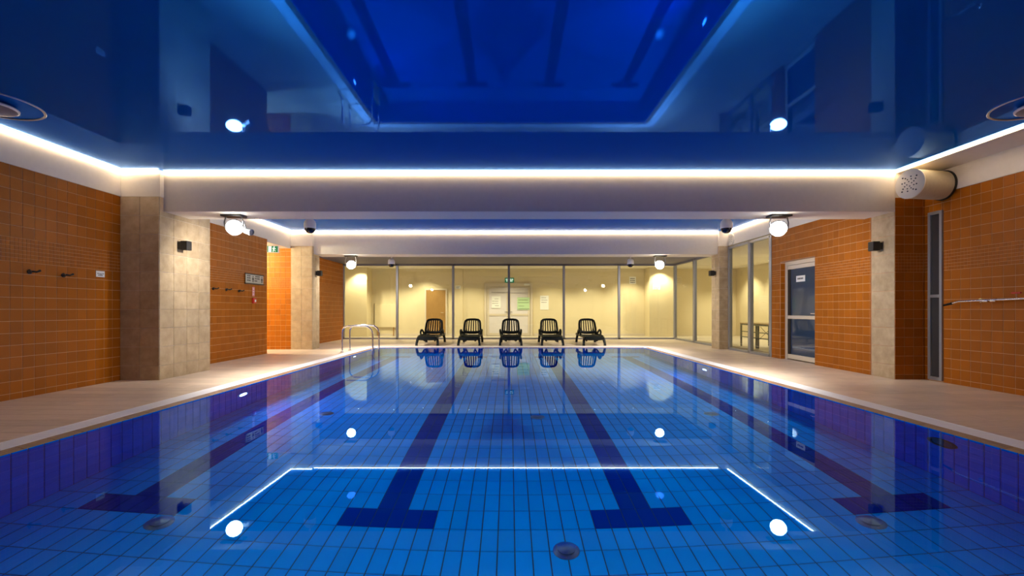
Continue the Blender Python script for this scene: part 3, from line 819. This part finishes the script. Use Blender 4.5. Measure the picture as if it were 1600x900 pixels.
# ================================================================== ROOM BEHIND THE GLASS
XRR=9.6
mb=MB(); mb.box(-7.4,YB,0,XRR+0.2,YB+0.2,Z3+0.1); w_rear=struct('wall_rear',mb,M['yellow'],'yellow rear wall of the room behind the glass','wall')
part('pilaster',MB().box(-2.32,YB-0.10,0,-1.97,YB,Z3+0.1),M['yellow'],w_rear)
mb=MB(); mb.box(-7.4,19.10,0,-5.83,YB,Z3+0.1); struct('pillar',mb,M['yellow'],'yellow wall corner seen through the leftmost glass pane','pillar')
mb=MB(); mb.box(5.72,19.10,0,6.85,YB,Z3+0.1); struct('pillar',mb,M['yellow'],'yellow wall corner seen through the glass at right corner','pillar')
mb=MB(); mb.box(-7.4,YG-0.3,0,-7.2,YB,Z3+0.1).box(-7.2,YG-0.1,0,-6.25,YG+0.05,Z3+0.1); struct('wall_rear_left',mb,M['yellow'],'yellow end wall of the rear room, left side','wall')
mb=MB(); mb.box(XRR,10.7,0,XRR+0.2,YB,Z3+0.1); struct('wall_rear_right',mb,M['yellow'],'yellow wall of the side room behind the right window','wall')
mb=MB(); mb.box(XR2+0.2,10.7,0,XRR,10.86,Z3+0.1); struct('wall_side_room',mb,M['yellow'],'yellow near wall of the side room with the table','wall')
mb=MB(); mb.box(-7.4,YG+0.05,Z3+0.04,XRR+0.2,YB+0.2,Z3+0.2).box(6.4,10.7,Z3+0.04,XRR+0.2,YG+0.05,Z3+0.2).box(XR2+0.2,10.7,Z3+0.04,6.4,13.0,Z3+0.2)
struct('ceiling',mb,M['white_ceil'],'pale ceiling with downlights in the room behind glass','ceiling')
mb=MB(); mb.box(-7.4,YG,-0.2,XRR+0.2,YB+0.2,-0.001).box(XR+0.2,10.7,-0.2,XRR+0.2,YG,-0.001)
struct('floor',mb,M['room_floor'],'plain floor of the room behind the glass','floor')
mb=MB(); mb.box(-5.83,YB-0.02,0,-1.12,YB,0.09).box(1.04,YB-0.02,0,5.72,YB,0.09); struct('baseboard_rear',mb,M['cream_frame'],'pale baseboard along the yellow rear wall','baseboard')

def downlight(x,y,label,wall=None,power=None):
    z=Z3+0.04
    t=thing('downlight',label,'downlight',(x,y,z),group='downlights behind the glass')
    part('trim',MB().lathe([(0.06,0.0),(0.062,-0.006),(0.05,-0.010),(0.045,-0.004)],n=20),M['white_plastic'],t,True)
    part('face',MB().lathe([(0.044,-0.003),(0.0,-0.005)],n=20),M['spot'],t,True)
    spot_light('downlight_beam',(0,0,-0.03),power or SPOT_POWER,(1.0,0.85,0.57),120,0.7,0.04,(0,0,-1),t)
k=0
for (x,y,l) in ((-6.05,18.75,'downlight before the lit yellow corner, far left'),(-4.6,18.6,'downlight above the white board panel'),(-3.5,18.95,'downlight above the wooden door'),(-1.6,18.6,'downlight left of the glazed double door'),
                (0.0,18.5,'downlight in front of the glazed double door'),(1.8,18.6,'downlight right of the glazed double door'),(3.4,18.6,'downlight before the plain yellow wall at right'),(5.0,18.9,'downlight near the tilted dark sign'),(6.15,18.75,'downlight before the yellow corner at right'),
                (8.9,18.4,'downlight in the far corner of the side room'),(9.2,16.6,'downlight by the side room wall, behind the right pillar'),(9.2,14.6,'downlight by the side room wall above the table'),(8.9,12.4,'downlight near the front of the side room')):
    downlight(x,y,l)
# corridor lamp
t=thing('corridor_lamp','round ceiling lamp lighting the orange corridor','ceiling light',(-7.75,12.05,2.80))
part('trim',MB().lathe([(0.14,0.0),(0.145,-0.02),(0.12,-0.03)],n=24),M['white_plastic'],t,True)
part('face',MB().lathe([(0.12,-0.028),(0.06,-0.04),(0.0,-0.042)],n=24),M['spot'],t,True)
point_light('corridor_light',(0,0,-0.12),330,(1.0,0.94,0.66),0.1,t)

# doors
d=thing('door_1','dark glazed door in cream frame recessed in right wall','door',(XR2+0.125,YD1,0),RZ_W,kind='structure')
wd=YD1-YD0
for (a,b) in ((0.0,0.075),(wd-0.075,wd)): part('frame_post',MB().cbox(a,-0.02,0,b,0.06,2.165,0.004),M['cream_frame'],d)
part('frame_head',MB().cbox(0.075,-0.02,2.08,wd-0.075,0.06,2.165,0.004),M['cream_frame'],d)
lf=part('leaf',MB().cbox(0.08,-0.005,0.02,0.17,0.045,2.075,0.004).cbox(wd-0.17,-0.005,0.02,wd-0.08,0.045,2.075,0.004),M['black_metal'],d)
for z,h in ((0.02,0.10),(0.90,0.075),(1.99,0.085)): part('rail',MB().cbox(0.085,-0.012,z,wd-0.085,0.05,z+h,0.004),M['cream_frame'],d)
part('pane',MB().box(0.17,0.012,0.12,wd-0.17,0.024,0.90),M['door_glass'],d); part('pane',MB().box(0.17,0.012,0.975,wd-0.17,0.024,1.99),M['door_glass'],d)
part('handle',MB().tube([(wd-0.125,-0.005,1.02),(wd-0.125,-0.05,1.02),(wd-0.24,-0.05,1.02)],0.010,8),M['steel'],d,True)
part('door_backing',MB().box(0.0,0.06,0,wd,0.075,2.165),M['black_metal'],d)
t=thing('door_plate','small pale lettered plate on the dark door glass','sign',(XR2+0.136,10.12,1.70),RZ_W)
part('plate',MB().cbox(0,-0.006,0,0.30,0,0.13,0.001),M['paper'],t)
part('lettering',lines([(0.05,0.05,0.20)],0,0,0.035,0.006,rnd),M['ink'],t,kind='stuff')

d=thing('door_2','glazed double door in the yellow rear wall, posters on it','door',(-1.06,YB,0),kind='structure')
W2=2.04
for a in (0.0,W2-0.10): part('frame_post',MB().cbox(a,-0.06,0,a+0.10,0,2.22,0.004),M['cream_frame'],d)
part('frame_head',MB().cbox(0.10,-0.06,2.10,W2-0.10,0,2.22,0.004),M['cream_frame'],d)
for k,a in enumerate((0.11,W2/2+0.005)):
    b=a+W2/2-0.115
    lf=part('leaf',MB().cbox(a,-0.045,0.01,a+0.09,-0.005,2.09,0.003).cbox(b-0.09,-0.045,0.01,b,-0.005,2.09,0.003).cbox(a+0.09,-0.045,0.01,b-0.09,-0.005,0.12,0.003).cbox(a+0.09,-0.045,0.84,b-0.09,-0.005,0.93,0.003).cbox(a+0.09,-0.045,2.0,b-0.09,-0.005,2.09,0.003),M['cream_frame'],d)
    part('pane',MB().box(a+0.09,-0.03,0.12,b-0.09,-0.02,0.84),M['frost'],lf); part('pane',MB().box(a+0.09,-0.03,0.93,b-0.09,-0.02,2.0),M['frost'],lf)
    part('handle',MB().tube([((b-0.04) if k==0 else (a+0.04),-0.045,1.0),((b-0.04) if k==0 else (a+0.04),-0.085,1.0),((b-0.16) if k==0 else (a+0.16),-0.085,1.0)],0.011,8),M['black_metal'],lf,True)
part('door_closer',MB().cbox(W2-0.36,-0.11,2.13,W2-0.12,-0.06,2.20,0.006),M['white_plastic'],d)
def sheet(name,label,x,z,w,h,m,rows,y=YB-0.05,hh=0.02):
    t=thing(name,label,'poster' if name=='poster' else 'sign',(x,y,z))
    part('sheet',MB().box(0,-0.004,0,w,0,h),m,t)
    part('lettering',lines(rows,0,0,hh,0.004,rnd),M['ink'],t,kind='stuff')
sheet('poster','pale poster with dark lines on left leaf of double door',-0.75,1.17,0.38,0.50,M['paper'],[(0.38,0.12,0.16),(0.28,0.02,0.26),(0.19,0.02,0.25),(0.09,0.14,0.16)])
sheet('poster','white and green poster on right leaf of double door',0.33,1.10,0.52,0.52,M['green_paper'],[(0.40,0.05,0.4),(0.29,0.03,0.46),(0.15,0.05,0.25),(0.03,0.05,0.45)])
sheet('wall_sign','long pale strip sign across the top of the double door',-0.76,1.82,1.44,0.20,M['frost'],[(0.01,0.0,0.7)],y=YB-0.06)
t=thing('exit_sign','small green exit sign above the glazed double door','exit sign',(0.0,YB-0.03,2.35))
part('housing',MB().cbox(-0.19,-0.03,-0.10,0.19,0.03,0.10,0.006),M['green_sign'],t)
part('lettering',lines([(0.005,-0.15,0.30),(-0.06,-0.13,0.26)],0,0,0.05,0.030,rnd),M['white_sign'],t,kind='stuff')
d=thing('door_3','light brown wooden door in the yellow rear wall','door',(-3.58,YB,0),kind='structure')
part('leaf',MB().cbox(0.06,-0.05,0.01,0.88,0,1.93,0.004),M['wood'],d)
for a in (0.0,0.88): part('frame_post',MB().cbox(a,-0.06,0,a+0.06,0,1.99,0.004),M['cream_frame'],d)
part('frame_head',MB().cbox(0.06,-0.06,1.93,0.88,0,1.99,0.004),M['cream_frame'],d)
part('handle',MB().tube([(0.80,-0.05,0.98),(0.80,-0.10,0.98),(0.68,-0.10,0.98)],0.012,8),M['steel'],d,True)
t=thing('notice_board','pale board standing against the yellow wall at far left','board',(-5.70,YB-0.04,0.0))
part('panel',MB().cbox(0,-0.02,0.36,0.92,0.02,1.34,0.004),M['yellow'],t)
part('edge',MB().cbox(-0.02,-0.025,0.36,0.0,0.025,1.36,0.003),M['black_metal'],t)
for a in (0.12,0.80): part('leg',MB().cbox(a-0.02,-0.02,0,a+0.02,0.02,0.36,0.003),M['wood'],t)
sheet('wall_sign','black lettered sign hanging tilted on the yellow wall, right',5.08,2.20,0.28,0.30,M['paper'],[(0.20,0.04,0.2),(0.12,0.04,0.2),(0.04,0.04,0.2)],y=YB-0.005,hh=0.035)
sheet('wall_sign','white lettered sign on the yellow corner at right',5.86,1.92,0.30,0.22,M['paper'],[(0.14,0.03,0.24),(0.08,0.03,0.24),(0.02,0.03,0.2)],y=19.095,hh=0.02)
sheet('wall_sign','small white notice beside the slim yellow pilaster',-2.28,1.98,0.22,0.14,M['paper'],[(0.08,0.03,0.15),(0.03,0.03,0.12)],y=YB-0.105,hh=0.02)
sheet('poster','white notice sheet right of the glazed double door',1.30,1.10,0.36,0.60,M['paper'],[(0.5,0.05,0.2),(0.4,0.05,0.25),(0.3,0.05,0.22)],y=YB-0.005)
# table in the side room
t=thing('table','black metal framed table on castors behind the right window','table',(7.45,13.25,0))
part('table_top',MB().cbox(-0.45,-0.95,0.68,0.45,0.95,0.71,0.004),M['wood'],t)
fr=part('frame',MB().box(-0.44,-0.94,0.645,-0.40,0.94,0.68).box(0.40,-0.94,0.645,0.44,0.94,0.68).box(-0.44,-0.94,0.645,0.44,-0.90,0.68).box(-0.44,0.90,0.645,0.44,0.94,0.68),M['black_metal'],t)
for x in (-0.42,0.42):
    for y in (-0.92,-0.05,0.05,0.92):
        lg=part('leg',MB().box(x-0.02,y-0.02,0.07,x+0.02,y+0.02,0.645),M['black_metal'],t)
        part('caster',MB().lathe([(0.034,-0.012),(0.034,0.012)],c=(x,y,0.034),axis=(1,0,0),n=14),M['black'],lg,True)
for x in (-0.42,0.42):
    for z in (0.28,0.44): part('rail',MB().box(x-0.012,-0.92,z,x+0.012,0.92,z+0.025),M['black_metal'],t)
part('brace',MB().tube([(-0.42,-0.75,0.30),(-0.42,-0.15,0.63)],0.006,6),M['black_metal'],t); part('brace',MB().tube([(-0.42,-0.15,0.30),(-0.42,-0.75,0.63)],0.006,6),M['black_metal'],t)

# ================================================================== LADDER
def arc(c,r,a0,a1,n,y):
    return [(c[0]+r*math.cos(a0+(a1-a0)*k/n),y,c[1]+r*math.sin(a0+(a1-a0)*k/n)) for k in range(n+1)]
t=thing('pool_ladder','curved chrome ladder with two rails at the left pool edge','ladder',(-3.9,12.35,0))
for y in (-0.29,0.29):
    xa,xb=-0.42,0.37; zt=0.68; rr=0.16
    path=[(xa,y,0.0),(xa,y,0.25)]+arc((xa+rr,zt-rr),rr,PI,PI/2,7,y)+arc((xb-rr*1.4,zt-rr*1.4),rr*1.4,PI/2,0,8,y)+[(xb,y,0.1),(xb,y,-0.5),(xb,y,-1.15)]
    part('rail',MB().tube(path,0.021,12),M['steel'],t,True)
    part('foot_flange',MB().lathe([(0.05,0.0),(0.05,0.008),(0.03,0.02)],c=(xa,y,0),n=20),M['steel'],t,True)
for z in (-0.2,-0.48,-0.76,-1.04):
    part('step',MB().cbox(0.33,-0.29,z-0.015,0.43,0.29,z+0.015,0.006),M['steel'],t)
for y in (-0.29,0.29):
    part('wall_buffer',MB().tube([(0.37,y,-1.12),(0.06,y,-1.12)],0.018,10),M['black'],t,True)

# ================================================================== SUN LOUNGERS
def bar(path,r,sq=1.0,n=8): return MB().tube(path,r,n,True,sq)
def make_lounger(label,group):
    t=thing('sun_lounger',label,'sun lounger',(0,0,0),0,group)
    for s in (-1,1):
        part('side_rail',bar([(s*0.27,-0.92,0.22),(s*0.285,-0.75,0.265),(s*0.29,-0.2,0.275),(s*0.29,0.4,0.275),(s*0.285,0.86,0.27)],0.040,1.25),M['black'],t,True)
        part('leg',bar([(s*0.28,-0.80,0.26),(s*0.31,-0.86,0.16),(s*0.325,-0.90,0.06),(s*0.325,-0.92,0.0)],[0.044,0.042,0.038,0.042]),M['black'],t,True)
        part('leg',bar([(s*0.285,0.60,0.27),(s*0.31,0.68,0.14),(s*0.315,0.72,0.0)],[0.046,0.040,0.042]),M['black'],t,True)
        part('armrest',bar([(s*0.31,-0.28,0.27),(s*0.335,-0.20,0.38),(s*0.34,-0.10,0.435),(s*0.34,0.05,0.445),(s*0.335,0.20,0.39),(s*0.31,0.34,0.27)],0.031,1.0),M['black'],t,True)
        part('brace',bar([(s*0.25,-0.55,0.25),(s*0.17,-0.48,0.13),(s*0.15,-0.40,0.115),(s*0.13,-0.30,0.14),(s*0.10,-0.20,0.25)],0.026),M['black'],t,True)
    part('front_edge',bar([(-0.27,-0.92,0.22),(-0.14,-0.945,0.215),(0.14,-0.945,0.215),(0.27,-0.92,0.22)],0.038,1.4),M['black'],t,True)
    for k in range(11):
        y=-0.84+k*0.105
        part('seat_slat',MB().cbox(-0.27,y-0.036,0.262,0.27,y+0.036,0.282,0.004),M['black'],t)
    # raised backrest, local frame: pivot (0,0.26,0.29), tilted
    al=math.radians(62); P=Vector((0,0.26,0.29)); U=Vector((0,math.cos(al),math.sin(al)))
    def bp(x,u,d=0.0): return tuple(P+U*u+Vector((x,0,0))+Vector((0,-math.sin(al),math.cos(al)))*d)
    back=part('backrest',bar([bp(-0.27,0.0),bp(-0.268,0.2),bp(-0.255,0.40),bp(-0.235,0.49),bp(-0.19,0.53),bp(-0.08,0.548),bp(0.08,0.548),bp(0.19,0.53),bp(0.235,0.49),bp(0.255,0.40),bp(0.268,0.2),bp(0.27,0.0)],0.038,1.0),M['black'],t,True)
    part('cross_bar',bar([bp(-0.27,0.095),bp(-0.1,0.075,-0.02),bp(0.1,0.075,-0.02),bp(0.27,0.095)],0.050,1.0),M['black'],back,True)
    for k in range(6):
        f=(k-2.5)/2.5
        part('back_slat',bar([bp(f*0.205,0.09),bp(f*0.195,0.30,-0.015),bp(f*0.175,0.535)],0.019,0.6,6),M['black'],back,True)
    part('stay',bar([(-0.2,0.42,0.52),(-0.2,0.62,0.27)],0.014).tube([(0.2,0.42,0.52),(0.2,0.62,0.27)],0.014,8),M['black'],t,True)
    return t
def dup(root,loc,label,rz=0.0):
    r=root.copy(); COL.objects.link(r); r.location=loc; r['label']=label; r.rotation_euler=(0,0,rz)
    for ch in list(root.children):
        c=ch.copy(); COL.objects.link(c); c.parent=r
        for g in list(ch.children):
            d=g.copy(); COL.objects.link(d); d.parent=c
    return r
lx=[-2.52,-1.24,0.04,1.32,2.60]
ll=['black slatted sun lounger at far left, nearest the ladder','black slatted sun lounger second from left, left of the double door','black slatted sun lounger in the middle before the double door','black slatted sun lounger second from right, beside a glass post','black slatted sun lounger at far right of the row']
base_l=make_lounger(ll[0],'black sun loungers by the glass wall')
base_l.location=(lx[0],15.22,0)
for x,l in list(zip(lx,ll))[1:]: dup(base_l,(x,15.22,0),l)

# surfaces under water receive the light that the water bends
def mark(o):
    if o.type=='MESH': o.cycles.is_caustics_receiver=True
    for c in o.children: mark(c)
for o in list(COL.objects):
    if o.parent is None and o.name.split('.')[0] in ('pool_floor','pool_wall'): mark(o)
